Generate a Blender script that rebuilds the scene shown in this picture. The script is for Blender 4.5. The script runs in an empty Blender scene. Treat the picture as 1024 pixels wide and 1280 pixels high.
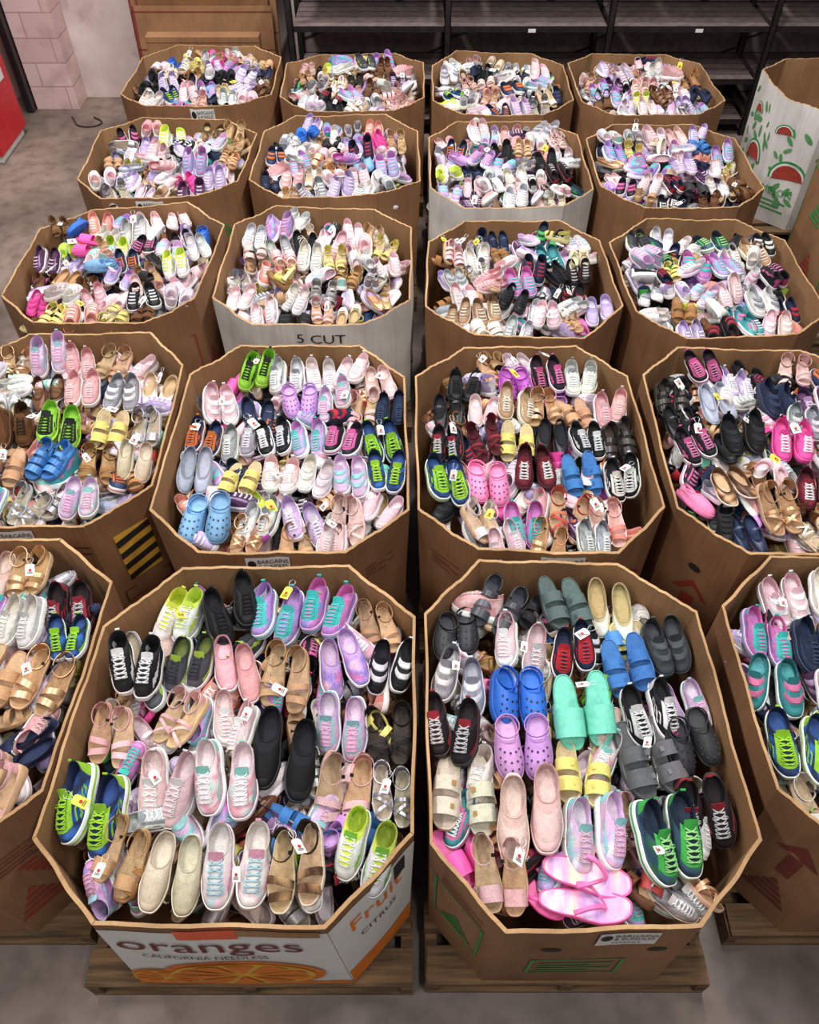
import bpy, math
import numpy as np
from mathutils import Vector, Matrix, Euler
rng = np.random.default_rng(11)
scn = bpy.context.scene
PI = math.pi

def lin(h):
    h = h.lstrip('#')
    o = []
    for i in (0, 2, 4):
        c = int(h[i:i+2], 16)/255
        o.append(c/12.92 if c <= .04045 else ((c+.055)/1.055)**2.4)
    return tuple(o)
def lin4(h): return lin(h)+(1.0,)

# ------------------------------------------------------------------ materials
def newmat(name):
    m = bpy.data.materials.new(name); m.use_nodes = True
    nt = m.node_tree
    return m, nt, nt.nodes['Principled BSDF']
def ND(nt, t, **kw):
    n = nt.nodes.new(t)
    for k, v in kw.items(): setattr(n, k, v)
    return n
def noise_col(nt, ca, cb, scale, detail=6, lo=.35, hi=.65, coord='Object', stretch=None):
    tc = ND(nt, 'ShaderNodeTexCoord'); nz = ND(nt, 'ShaderNodeTexNoise')
    nz.inputs['Scale'].default_value = scale; nz.inputs['Detail'].default_value = detail
    if stretch:
        mp = ND(nt, 'ShaderNodeMapping'); mp.inputs['Scale'].default_value = stretch
        nt.links.new(tc.outputs[coord], mp.inputs[0]); nt.links.new(mp.outputs[0], nz.inputs[0])
    else: nt.links.new(tc.outputs[coord], nz.inputs[0])
    cr = ND(nt, 'ShaderNodeValToRGB')
    cr.color_ramp.elements[0].position = lo; cr.color_ramp.elements[1].position = hi
    cr.color_ramp.elements[0].color = ca; cr.color_ramp.elements[1].color = cb
    nt.links.new(nz.outputs['Fac'], cr.inputs[0])
    return cr.outputs[0], nz.outputs['Fac']
def mixc(nt, a, b, fac, mode='MIX'):
    m = ND(nt, 'ShaderNodeMix', data_type='RGBA', blend_type=mode)
    for sock, v in ((m.inputs[6], a), (m.inputs[7], b), (m.inputs[0], fac)):
        if hasattr(v, 'is_linked') or hasattr(v, 'links'): nt.links.new(v, sock)
        else: sock.default_value = v
    return m.outputs[2]
def bump(nt, bs, h, strength, dist=.002):
    b = ND(nt, 'ShaderNodeBump'); b.inputs['Strength'].default_value = strength; b.inputs['Distance'].default_value = dist
    nt.links.new(h, b.inputs['Height']); nt.links.new(b.outputs[0], bs.inputs['Normal'])

def cardboard(name, c1, c2, rough=.85):
    m, nt, bs = newmat(name)
    c, f = noise_col(nt, lin4(c1), lin4(c2), 2.2)
    c2_, f2 = noise_col(nt, (.74, .73, .72, 1), (1, 1, 1, 1), 9, 8, .3, .5, stretch=(1, 1, .35))
    out = mixc(nt, c, c2_, .7, 'MULTIPLY')
    c3_, f3 = noise_col(nt, (.84, .83, .82, 1), (1, 1, 1, 1), 90, 3, .4, .6, stretch=(1, 1, .02))
    out = mixc(nt, out, c3_, .55, 'MULTIPLY')
    nt.links.new(out, bs.inputs['Base Color']); bs.inputs['Roughness'].default_value = rough
    tc = ND(nt, 'ShaderNodeTexCoord'); w = ND(nt, 'ShaderNodeTexNoise'); w.inputs['Scale'].default_value = 60
    mp = ND(nt, 'ShaderNodeMapping'); mp.inputs['Scale'].default_value = (1, 1, .03)
    nt.links.new(tc.outputs['Object'], mp.inputs[0]); nt.links.new(mp.outputs[0], w.inputs[0])
    bump(nt, bs, w.outputs['Fac'], .2)
    return m
M_CB = cardboard('cardboard_brown', '7d5636', '946b47')
M_CB2 = cardboard('cardboard_tan', '8c6440', 'a27850')
M_CBW = cardboard('cardboard_white_print', 'bdb8b2', 'd8d4ce')
M_CBI = cardboard('cardboard_inner', '8c6642', 'a47c55')
M_CBD = cardboard('cardboard_old', '64411f', '7c5430')
M_EDGE = cardboard('corrugated_edge', '9a7650', 'b9946a')
def flat(name, col, rough=.7, metal=0, var=.15):
    m, nt, bs = newmat(name)
    a = lin(col)
    c, f = noise_col(nt, tuple(v*(1-var) for v in a)+(1,), tuple(min(1, v*(1+var*.4)) for v in a)+(1,), 18)
    nt.links.new(c, bs.inputs['Base Color'])
    bs.inputs['Roughness'].default_value = rough; bs.inputs['Metallic'].default_value = metal
    return m
M_INKK = flat('ink_black', '1d1a1a'); M_INKR = flat('ink_red', '9a3526'); M_INKG = flat('ink_green', '2a8a44')
M_INKO = flat('ink_orange', 'e07818'); M_INKY = flat('ink_yellow', 'e0aa3a'); M_INKM = flat('ink_maroon', '6d2a22')
M_LABEL = flat('label_white', 'dcdad6', .5, var=.05); M_TAPEO = flat('tape_orange', 'e8541c', .4)
M_INKP = flat('ink_pale_green', '4f8a50')
def wood():
    m, nt, bs = newmat('pallet_wood')
    c, f = noise_col(nt, lin4('46331f'), lin4('76593a'), 6, stretch=(.6, 8, 8))
    nt.links.new(c, bs.inputs['Base Color']); bs.inputs['Roughness'].default_value = .85
    bump(nt, bs, f, .3)
    return m
M_WOOD = wood()
def concrete():
    m, nt, bs = newmat('concrete_floor')
    c, f = noise_col(nt, lin4('64574f'), lin4('8d7b70'), 1.3, 10)
    c2, f2 = noise_col(nt, (.55, .52, .5, 1), (1, 1, 1, 1), 9, 12, .32, .56)
    o = mixc(nt, c, c2, .75, 'MULTIPLY')
    c3, f3 = noise_col(nt, (.62, .6, .6, 1), (1, 1, 1, 1), .45, 3, .42, .6)
    o = mixc(nt, o, c3, .6, 'MULTIPLY')
    nt.links.new(o, bs.inputs['Base Color']); bs.inputs['Roughness'].default_value = .55
    bump(nt, bs, f2, .2, .004)
    return m
M_FLOOR = concrete()
def blockwall():
    m, nt, bs = newmat('pink_block')
    tc = ND(nt, 'ShaderNodeTexCoord'); mp = ND(nt, 'ShaderNodeMapping'); mp.inputs['Rotation'].default_value = (PI/2, 0, 0)
    br = ND(nt, 'ShaderNodeTexBrick'); br.inputs['Scale'].default_value = 1
    br.inputs['Brick Width'].default_value = .4; br.inputs['Row Height'].default_value = .2; br.inputs['Mortar Size'].default_value = .006
    br.inputs['Color1'].default_value = lin4('c4a3a0'); br.inputs['Color2'].default_value = lin4('d0b2ae'); br.inputs['Mortar'].default_value = lin4('a98985')
    nt.links.new(tc.outputs['Object'], mp.inputs[0]); nt.links.new(mp.outputs[0], br.inputs[0])
    c2, f2 = noise_col(nt, (.6, .55, .52, 1), (1, 1, 1, 1), 5, 10, .3, .5)
    nt.links.new(mixc(nt, br.outputs[0], c2, .6, 'MULTIPLY'), bs.inputs['Base Color']); bs.inputs['Roughness'].default_value = .7
    bump(nt, bs, br.outputs['Fac'], -.6, .004)
    return m
M_BLOCK = blockwall()
def plaster():
    m, nt, bs = newmat('plaster_wall')
    c, f = noise_col(nt, lin4('b6a29c'), lin4('d3c2bd'), 2.5, 10)
    c2, f2 = noise_col(nt, (.6, .53, .5, 1), (1, 1, 1, 1), 6, 10, .3, .45, stretch=(1, 1, .6))
    nt.links.new(mixc(nt, c, c2, .7, 'MULTIPLY'), bs.inputs['Base Color']); bs.inputs['Roughness'].default_value = .8
    return m
M_PLAST = plaster()
M_SHELF = flat('shelf_deck', '7a6a66', .55, .1, .3); M_POST = flat('shelf_post', '2b2526', .4, .3, .3)
M_RED = flat('red_enamel', 'c01a24', .3); M_WHITE = flat('white_enamel', 'd8d4d0', .4)

def shoe_mat(name, rough, bscale, bstr, knit=0, metal=0, spec=.3):
    m, nt, bs = newmat(name)
    at = ND(nt, 'ShaderNodeVertexColor'); at.layer_name = 'Col'
    c2, f2 = noise_col(nt, (.70, .70, .70, 1), (1, 1, 1, 1), 55, 4, .3, .58)
    o = mixc(nt, at.outputs[0], c2, .55, 'MULTIPLY')
    if knit:
        tc = ND(nt, 'ShaderNodeTexCoord'); vo = ND(nt, 'ShaderNodeTexVoronoi'); vo.inputs['Scale'].default_value = 260
        nt.links.new(tc.outputs['Object'], vo.inputs['Vector'])
        cr = ND(nt, 'ShaderNodeValToRGB'); cr.color_ramp.elements[0].position = .15; cr.color_ramp.elements[1].position = .5
        cr.color_ramp.elements[0].color = (1, 1, 1, 1); cr.color_ramp.elements[1].color = (.6, .6, .6, 1)
        nt.links.new(vo.outputs['Distance'], cr.inputs[0])
        o = mixc(nt, o, cr.outputs[0], knit, 'MULTIPLY')
    nt.links.new(o, bs.inputs['Base Color'])
    bs.inputs['Roughness'].default_value = rough; bs.inputs['Metallic'].default_value = metal
    bs.inputs['Specular IOR Level'].default_value = spec
    tc = ND(nt, 'ShaderNodeTexCoord'); w = ND(nt, 'ShaderNodeTexNoise'); w.inputs['Scale'].default_value = bscale
    nt.links.new(tc.outputs['Object'], w.inputs[0]); bump(nt, bs, w.outputs['Fac'], bstr, .0015)
    return m
M_FAB = shoe_mat('shoe_fabric', .85, 450, .5, .6, 0, .22)
M_RUB = shoe_mat('shoe_rubber', .52, 90, .12, 0, 0, .35)
M_PAT = shoe_mat('shoe_leather', .36, 200, .2, 0, 0, .4)
M_MET = shoe_mat('shoe_metallic', .38, 200, .3, 0, .5, .5)

# ------------------------------------------------------------------ mesh helpers
def link(o, parent=None):
    scn.collection.objects.link(o)
    if parent: o.parent = parent
    return o
def mesh_obj(name, V, F, mats, mi=None, parent=None, smooth=False):
    me = bpy.data.meshes.new(name); me.from_pydata([tuple(v) for v in V], [], F); me.update()
    for m in (mats if isinstance(mats, (list, tuple)) else [mats]): me.materials.append(m)
    if mi is not None: me.polygons.foreach_set('material_index', mi)
    me.polygons.foreach_set('use_smooth', [smooth]*len(me.polygons))
    return link(bpy.data.objects.new(name, me), parent)
class Boxes:
    def __init__(s): s.V = []; s.F = []; s.M = []
    def box(s, x0, x1, y0, y1, z0, z1, m=0, rot=None, piv=None):
        b = len(s.V)
        P = [Vector((x, y, z)) for z in (z0, z1) for y in (y0, y1) for x in (x0, x1)]
        if rot is not None:
            piv = Vector(piv)
            P = [rot @ (p-piv)+piv for p in P]
        s.V += P
        s.F += [(b, b+2, b+3, b+1), (b+4, b+5, b+7, b+6), (b, b+1, b+5, b+4), (b+2, b+6, b+7, b+3), (b, b+4, b+6, b+2), (b+1, b+3, b+7, b+5)]
        s.M += [m]*6
    def obj(s, name, mats, parent=None, bevel=0):
        o = mesh_obj(name, s.V, s.F, mats, s.M, parent)
        if bevel:
            md = o.modifiers.new('b', 'BEVEL'); md.width = bevel; md.segments = 2; md.limit_method = 'ANGLE'
        return o
def empty(name, loc=(0, 0, 0)):
    e = bpy.data.objects.new(name, None); e.empty_display_size = .1
    e.location = loc
    return link(e)

# ------------------------------------------------------------------ shoe templates
SOLE, UP, ACC, LIN, LACE, INS, TOE, HOLE, TAG = range(9)
class T:
    def __init__(s): s.V = []; s.F = []; s.S = []
    def verts(s, P):
        b = len(s.V); s.V += [tuple(p) for p in P]; return b
    def grid(s, P, slot, closed=False):
        P = np.asarray(P); R, C = P.shape[:2]
        b = s.verts(P.reshape(-1, 3))
        for r in range(R-1):
            for c in range(C if closed else C-1):
                c2 = (c+1) % C
                s.F.append((b+r*C+c, b+r*C+c2, b+(r+1)*C+c2, b+(r+1)*C+c))
                s.S.append(slot(r, c) if callable(slot) else slot)
        return b
    def cap(s, start, M, slot, flip=False):
        h = M//2
        for i in range(h):
            a, b_, c, d = start+i, start+i+1, start+(M-i-1) % M, start+(M-i) % M
            f = [a, b_, c, d]
            g = []
            for v in f:
                if v not in g: g.append(v)
            if len(g) < 3: continue
            if flip: g = g[::-1]
            s.F.append(tuple(g)); s.S.append(slot)
    def bake(s):
        V = np.array(s.V, dtype=np.float64)
        sizes = np.array([len(f) for f in s.F]); loops = np.concatenate([np.array(f) for f in s.F])
        rev = np.concatenate([np.array(f[::-1]) for f in s.F])
        return dict(V=V, sizes=sizes, loops=loops, rev=rev, slots=np.array(s.S))

PROF = [.76, .82, .77, 1.0, .99, .94]
def base(th, p):
    L, W = p['L'], p['W']
    sn = np.sin(th); t = (1-np.cos(th))/2
    Wt = np.interp(t, [0, .15, .38, .68, .86, 1], p.get('prof', PROF))
    x = np.sign(sn)*np.abs(sn)**p.get('ep', .64)*Wt*W/2 + .10*W*(t**2-.3)
    return x, L*(.5-t), t
def spring(t): return .011*np.clip((t-.7)/.3, 0, 1)**2
def ring(th, p, sc, z):
    x, y, t = base(th, p)
    return np.stack([x*sc, y*(1-(1-sc)*.4), z+spring(t)], -1), t
def sole(T_, M, p, stripe=False, cap=None, wedge=0, fl=0.):
    th = np.arange(M)*2*PI/M
    zs = p['zs']
    R = []
    tt = (1-np.cos(th))/2
    wz = wedge*(1-tt)
    for sc, z in ((.92, 0.), (1.0+fl, .004), (1.02+fl, zs*.4), (1.02+fl, zs*.65), (1.+fl, zs*.95), (.94, zs)):
        r, t = ring(th, p, sc, z); r[:, 2] += wz*(z/zs); R.append(r)
    sl = lambda r, c: (ACC if (stripe and r == 2) else SOLE)
    b = T_.grid(R, sl, True)
    T_.cap(b, M, SOLE, True)
    if cap is not None:
        r, t = ring(th, p, .90, zs-.003); r[:, 2] += wz
        b2 = T_.verts(np.concatenate([R[-1], r]))
        for c in range(M):
            c2 = (c+1) % M
            T_.F.append((b2+c, b2+c2, b2+M+c2, b2+M+c)); T_.S.append(SOLE)
        T_.cap(b2+M, M, cap)
def surf(th, s, p):
    x, y, t = base(th, p)
    sn = np.sin(th); W, L = p['W'], p['L']
    x = x*.93; y = y*.965
    to = p['t0']+(p['t1']-p['t0'])*t
    xo = np.sign(sn)*np.abs(sn)**.8*p['wo']*W/2+.10*W*(to**2-.3); yo = L*(.5-to)
    zc = np.interp(t, [0, .2, .55, .85, 1], [p['Hh'], p['Hh']*.5+p['Hs']*.5, p['Hs'], p['Hs']*.35+p['Ht']*.65, p['Ht']])
    e = 1-np.cos(s*PI/2); g = .7*np.sin(s*PI/2)+.3*s
    z0 = p['zs']-.002
    z = z0+(zc-z0)*g+spring(t)*(1-s)
    return np.stack([x+(xo-x)*e, y+(yo-y)*e, z], -1)
def bars(T_, p, ss, d, ds, lift, slot, n=6, skew=0):
    for s0 in ss:
        th = np.linspace(PI-d, PI+d, n)
        rows = []
        for k, zz in ((-1, -.002), (-.7, lift), (.7, lift), (1, -.002)):
            sk = skew*np.linspace(-1, 1, n)
            q = surf(th, np.clip(s0+k*ds+sk, 0, 1.02), p); q[:, 2] += zz
            rows.append(q)
        T_.grid(rows, slot)
def upper(T_, M, K, p, caps=True, stripes=0, tongue=True, liner=True):
    th = np.arange(M)*2*PI/M
    R = [surf(th, k/K, p) for k in range(K+1)]
    def sl(r, c):
        a = (c+.5)*2*PI/M; t = (1-math.cos(a))/2; s = (r+.5)/K; da = abs(a-PI)
        if tongue and da < .40 and s > .42: return LIN
        if tongue and stripes in (1, 4) and da < .78 and s > .36: return ACC
        if caps and t > .86 and s < .34: return TOE
        if caps and stripes == 4 and s < .2: return TOE
        if t < (.16 if stripes in (1, 2, 4) else .05): return ACC
        if stripes == 1 and .3 < t < .8 and .12 < s < .62 and int(t*12+s*2) % 2 == 0: return ACC
        if stripes == 2 and .35 < t < .9 and abs(s-.55+(t-.6)*1.1) < .13: return ACC
        if stripes == 3 and s < .3: return ACC
        if s > .86: return LIN
        return UP
    T_.grid(R, sl, True)
    if liner:
        top = R[-1]
        cy = top[:, 1].mean(); cx = top[:, 0].mean()
        def scl(q, k, dz):
            q = q.copy(); q[:, 0] = cx+(q[:, 0]-cx)*k; q[:, 1] = cy+(q[:, 1]-cy)*(1-(1-k)*.5); q[:, 2] = q[:, 2]+dz; return q
        i1 = scl(top, .94, .0025); i2 = scl(top, .84, -.002)
        i3 = scl(top, .9, 0); i3[:, 2] = p['zs']+(i3[:, 2]-p['zs'])*.45
        i4 = scl(top, .92, 0); i4[:, 2] = p['zs']+.006
        b = T_.grid([top, i1, i2, i3, i4], LIN, True)
        T_.cap(b+4*M, M, INS)
def arch(T_, p, t, w, h, slot, n=9, base_z=None, tw=0, wid=1.02, lift=.003):
    th = math.acos(1-2*t)
    th_a = np.array([th, -th]); x, y, _ = base(th_a, p)
    zb = (p['zs'] if base_z is None else base_z)*.7
    a = np.linspace(0, PI, n)
    cx = (x[0]+x[1])/2; hw = (x[0]-x[1])/2*wid
    X = cx+hw*np.cos(a); Z = zb+h*np.sin(a)**.75
    rows = []
    for k, dz in ((-1, -lift), (-1, 0), (1, 0), (1, -lift)):
        Y = y[0]+k*w/2+tw*np.cos(a)
        rows.append(np.stack([X*(1 if dz == 0 else .97), Y, Z+dz], -1))
    T_.grid(rows, slot)
def band(T_, cx, cy, rx, ry, z, hb, slot, n=16, tilt=0):
    a = np.arange(n)*2*PI/n
    rows = []
    for r, dz in ((0, 0), (.0025, 0), (.0025, hb), (0, hb), (0, 0)):
        X = cx+(rx+r)*np.sin(a); Y = cy+(ry+r)*np.cos(a)
        rows.append(np.stack([X, Y, z+dz+tilt*np.cos(a)], -1))
    T_.grid(rows, slot, True)
def disc(T_, c, r, slot, n=6):
    a = np.arange(n)*2*PI/n
    b = T_.verts([(c[0]+r*math.cos(q), c[1]+r*math.sin(q), c[2]) for q in a])
    T_.F.append(tuple(range(b, b+n))); T_.S.append(slot)
def tag(T_, c, w, h, tz=.5, slot=TAG):
    pts = []
    for sx, sy in ((-1, -1), (1, -1), (1, 1), (-1, 1)):
        pts.append((c[0]+sx*w/2, c[1]+sy*h/2, c[2]+sy*h/2*tz))
    b = T_.verts(pts+[(q[0], q[1], q[2]-.001) for q in pts])
    T_.F += [(b, b+1, b+2, b+3), (b+7, b+6, b+5, b+4)]; T_.S += [slot, slot]

def make(kind, lod):
    M = {0: 68, 1: 40, 2: 24, 3: 14}[lod]; K = {0: 14, 1: 9, 2: 5, 3: 3}[lod]; nb = {0: 8, 1: 6, 2: 5, 3: 4}[lod]
    t = T(); L = .228
    if kind == 'hangtag':
        w, h = .032, .050
        P = [(-w/2, -h/2), (w/2, -h/2), (w/2, h/2-.006), (w/2-.006, h/2), (-w/2+.006, h/2), (-w/2, h/2-.006)]
        b = t.verts([(x, y, .0008*math.sin(y*60)) for x, y in P]+[(x, y, -.001) for x, y in P])
        t.F += [tuple(range(b, b+6)), tuple(range(b+11, b+5, -1))]; t.S += [TAG, TAG]
        disc(t, (0, -.002, .002), .006, ACC, 10)
        for zz in (-.012, -.017):
            b = t.verts([(-.010, zz, .0018), (.010, zz, .0018), (.010, zz+.002, .0018), (-.010, zz+.002, .0018)]); t.F.append((b, b+1, b+2, b+3)); t.S.append(HOLE)
        a = np.linspace(0, 1, 8)
        r = [np.stack([.012*np.sin(a*2*PI)+o_, h/2-.004+.034*np.sin(a*PI), .004*np.sin(a*PI)+q], -1) for o_, q in ((-.0009, 0), (0, .001), (.0009, 0))]
        t.grid(r, SOLE)
        return t.bake()
    if kind in ('sneak', 'sneak2', 'sneak3', 'sneak4', 'velcro', 'high'):
        p = dict(L=L, W=.097, zs=.030, t0=.03, t1=.46, wo=.70, Hh=.080, Hs=.060, Ht=.080)
        if kind == 'high': p.update(Hh=.115, Hs=.105, Ht=.112, t1=.40, wo=.72)
        if kind == 'velcro': p.update(prof=[.78, .84, .82, 1.0, 1.0, .96])
        sole(t, M, p, stripe=(kind in ('sneak2', 'sneak4')), fl=.01)
        upper(t, M, K, p, stripes={'sneak': 2, 'sneak2': 1, 'sneak3': 3, 'sneak4': 4, 'velcro': 0, 'high': 2}[kind])
        if lod < 3:
            if kind == 'velcro':
                bars(t, p, [.60, .87], .95, .085, .005, ACC, nb+2)
            else:
                n = 6 if lod < 2 else 4
                for sk in ((.035, -.035) if lod < 2 else (0,)):
                    bars(t, p, np.linspace(.46, .93, n), .42, .016 if lod < 2 else .028, .0045, LACE, nb, sk)
        if lod < 2:
            t.grid([[(-.008, L*.465, p['Hh']), (.008, L*.465, p['Hh'])], [(-.008, L*.475, p['Hh']+.016), (.008, L*.475, p['Hh']+.016)],
                    [(-.008, L*.45, p['Hh']+.014), (.008, L*.45, p['Hh']+.014)]], ACC)
            y0 = L*(.5-.46); th = np.linspace(-1, 1, 5)
            rows = []
            for k, (dy, dz, w) in enumerate(((-.012, -.004, .018), (.0, .006, .022), (.014, .02, .021), (.015, .018, .02))):
                rows.append(np.stack([th*w-.002, np.full(5, y0+dy), p['Ht']+dz-.006*th**2], -1))
            t.grid(rows, ACC if kind != 'velcro' else LIN)
            if kind != 'velcro':
                for sx in (-1, 1):
                    c = surf(np.array([PI]), .86, p)[0]
                    a = np.linspace(0, 2*PI, 9)
                    r = [np.stack([c[0]+sx*(.013+.012*np.cos(a)), c[1]-.004+.006*np.sin(a)*q, c[2]+.007-.004*np.cos(a)], -1) for q in (1, .5)]
                    t.grid(r, LACE)
    elif kind in ('slip', 'flatshoe', 'jane', 'bow'):
        p = dict(L=L, W=.088 if kind == 'slip' else .08, zs=.022 if kind == 'slip' else .010, t0=.03, t1=.5 if kind == 'slip' else .70, wo=.76 if kind == 'slip' else .84,
                 Hh=.066 if kind == 'slip' else .046, Hs=.048 if kind == 'slip' else .032, Ht=.062 if kind == 'slip' else .032)
        sole(t, M, p, fl=.005); upper(t, M, K, p, tongue=False, stripes=0, caps=(kind == 'slip'))
        if kind == 'jane': arch(t, dict(p), .45, .014, .054, ACC, nb+2, wid=.95)
        if kind == 'bow':
            c = surf(np.array([PI]), .9, p)[0]
            for sx in (-1, 1):
                t.grid([[(c[0], c[1]-.003, c[2]+.006), (c[0]+sx*.012, c[1]-.010, c[2]+.012), (c[0]+sx*.022, c[1]-.011, c[2]+.008)],
                        [(c[0], c[1]+.003, c[2]+.006), (c[0]+sx*.012, c[1]+.010, c[2]+.012), (c[0]+sx*.022, c[1]+.011, c[2]+.008)]], ACC)
    elif kind == 'clog':
        p = dict(L=L, W=.104, zs=.024, t0=.03, t1=.5, wo=.78, Hh=.044, Hs=.046, Ht=.074, prof=[.74, .82, .84, 1.0, 1.0, .95])
        sole(t, M, p); upper(t, M, K, p, tongue=False, stripes=0, caps=False)
        for s_ in (.42, .62, .82):
            for a in (-.8, -.4, 0, .4, .8):
                c = surf(np.array([PI+a*(.9)]), s_, p)[0]; c[2] += .0022
                if lod < 2: disc(t, c, .0045, HOLE)
        band(t, 0, L*.30, .041, L*.17, .047, .013, UP, 14 if lod < 3 else 8, .006)
    elif kind == 'slide':
        p = dict(L=L, W=.092, zs=.024, t0=0, t1=1, wo=1, Hh=0, Hs=0, Ht=0)
        sole(t, M, p, cap=INS)
        arch(t, p, .75, .048, .046, UP, nb+4); arch(t, p, .47, .042, .052, UP, nb+4)
        if lod < 2:
            for tt in (.75, .47):
                tag(t, (.022, L*(.5-tt), .060 if tt > .6 else .065), .016, .014, 0, ACC)
    elif kind == 'slide1':
        p = dict(L=L, W=.094, zs=.024, t0=0, t1=1, wo=1, Hh=0, Hs=0, Ht=0)
        sole(t, M, p, cap=INS); arch(t, p, .66, .085, .052, UP, nb+4)
    elif kind in ('sandal', 'sandal2', 'sandal3', 'sport'):
        wd = .012 if kind != 'sandal2' else .028
        p = dict(L=L, W=.084 if kind != 'sport' else .092, zs=.018 if kind != 'sport' else .026, t0=0, t1=1, wo=1, Hh=0, Hs=0, Ht=0)
        sole(t, M, p, cap=INS, wedge=wd)
        bz = .02
        if kind == 'sandal3':
            arch(t, p, .80, .014, .036, UP, nb+3, bz, .024, .98); arch(t, p, .70, .014, .042, UP, nb+3, bz, -.024, .98)
            arch(t, p, .58, .014, .048, ACC, nb+3, bz, .0, .98)
        elif kind == 'sport':
            arch(t, p, .78, .036, .044, UP, nb+3, .026, 0, 1.0); arch(t, p, .60, .030, .052, ACC, nb+3, .026, .008, 1.0); arch(t, p, .42, .024, .060, UP, nb+3, .026, .0, .98)
        elif kind == 'sandal2':
            arch(t, p, .77, .048, .040, UP, nb+3, bz, .0, .99)
        else:
            arch(t, p, .81, .024, .036, UP, nb+3, bz, .006, .99); arch(t, p, .64, .022, .043, UP, nb+3, bz, -.006, .99)
        band(t, -.002, L*.27, .033, L*.19, .056+wd*.5, .012, UP if kind != 'sandal' else ACC, 16 if lod < 3 else 8, .010)
        th = np.linspace(-.75, .75, 7); x, y, tt = base(th, p)
        t.grid([np.stack([x*.97, y*.97, np.full(7, .018+wd)], -1), np.stack([x*.9, y*.96, np.full(7, .077+wd)], -1)], ACC)
        if lod < 2: tag(t, (.027, L*.18, .073+wd*.5), .011, .011, 0, HOLE)
    elif kind == 'flip':
        p = dict(L=L*1.05, W=.098, zs=.016, t0=0, t1=1, wo=1, Hh=0, Hs=0, Ht=0)
        sole(t, M, p, cap=INS)
        for sx in (-1, 1):
            a = np.linspace(0, 1, 8); X = sx*.04*np.sin(a*PI/2); Y = -.055+.085*a; Z = .02+.03*np.sin(a*PI*.9)
            rows = [np.stack([X+dx, Y+dx*.3, Z+dz], -1) for dx, dz in ((-.007, -.002), (-.005, .003), (.005, .003), (.007, -.002))]
            t.grid(rows, UP)
    return t.bake()
CACHE = {}
def tmpl(k, lod):
    if (k, lod) not in CACHE: CACHE[(k, lod)] = make(k, lod)
    return CACHE[(k, lod)]

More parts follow.
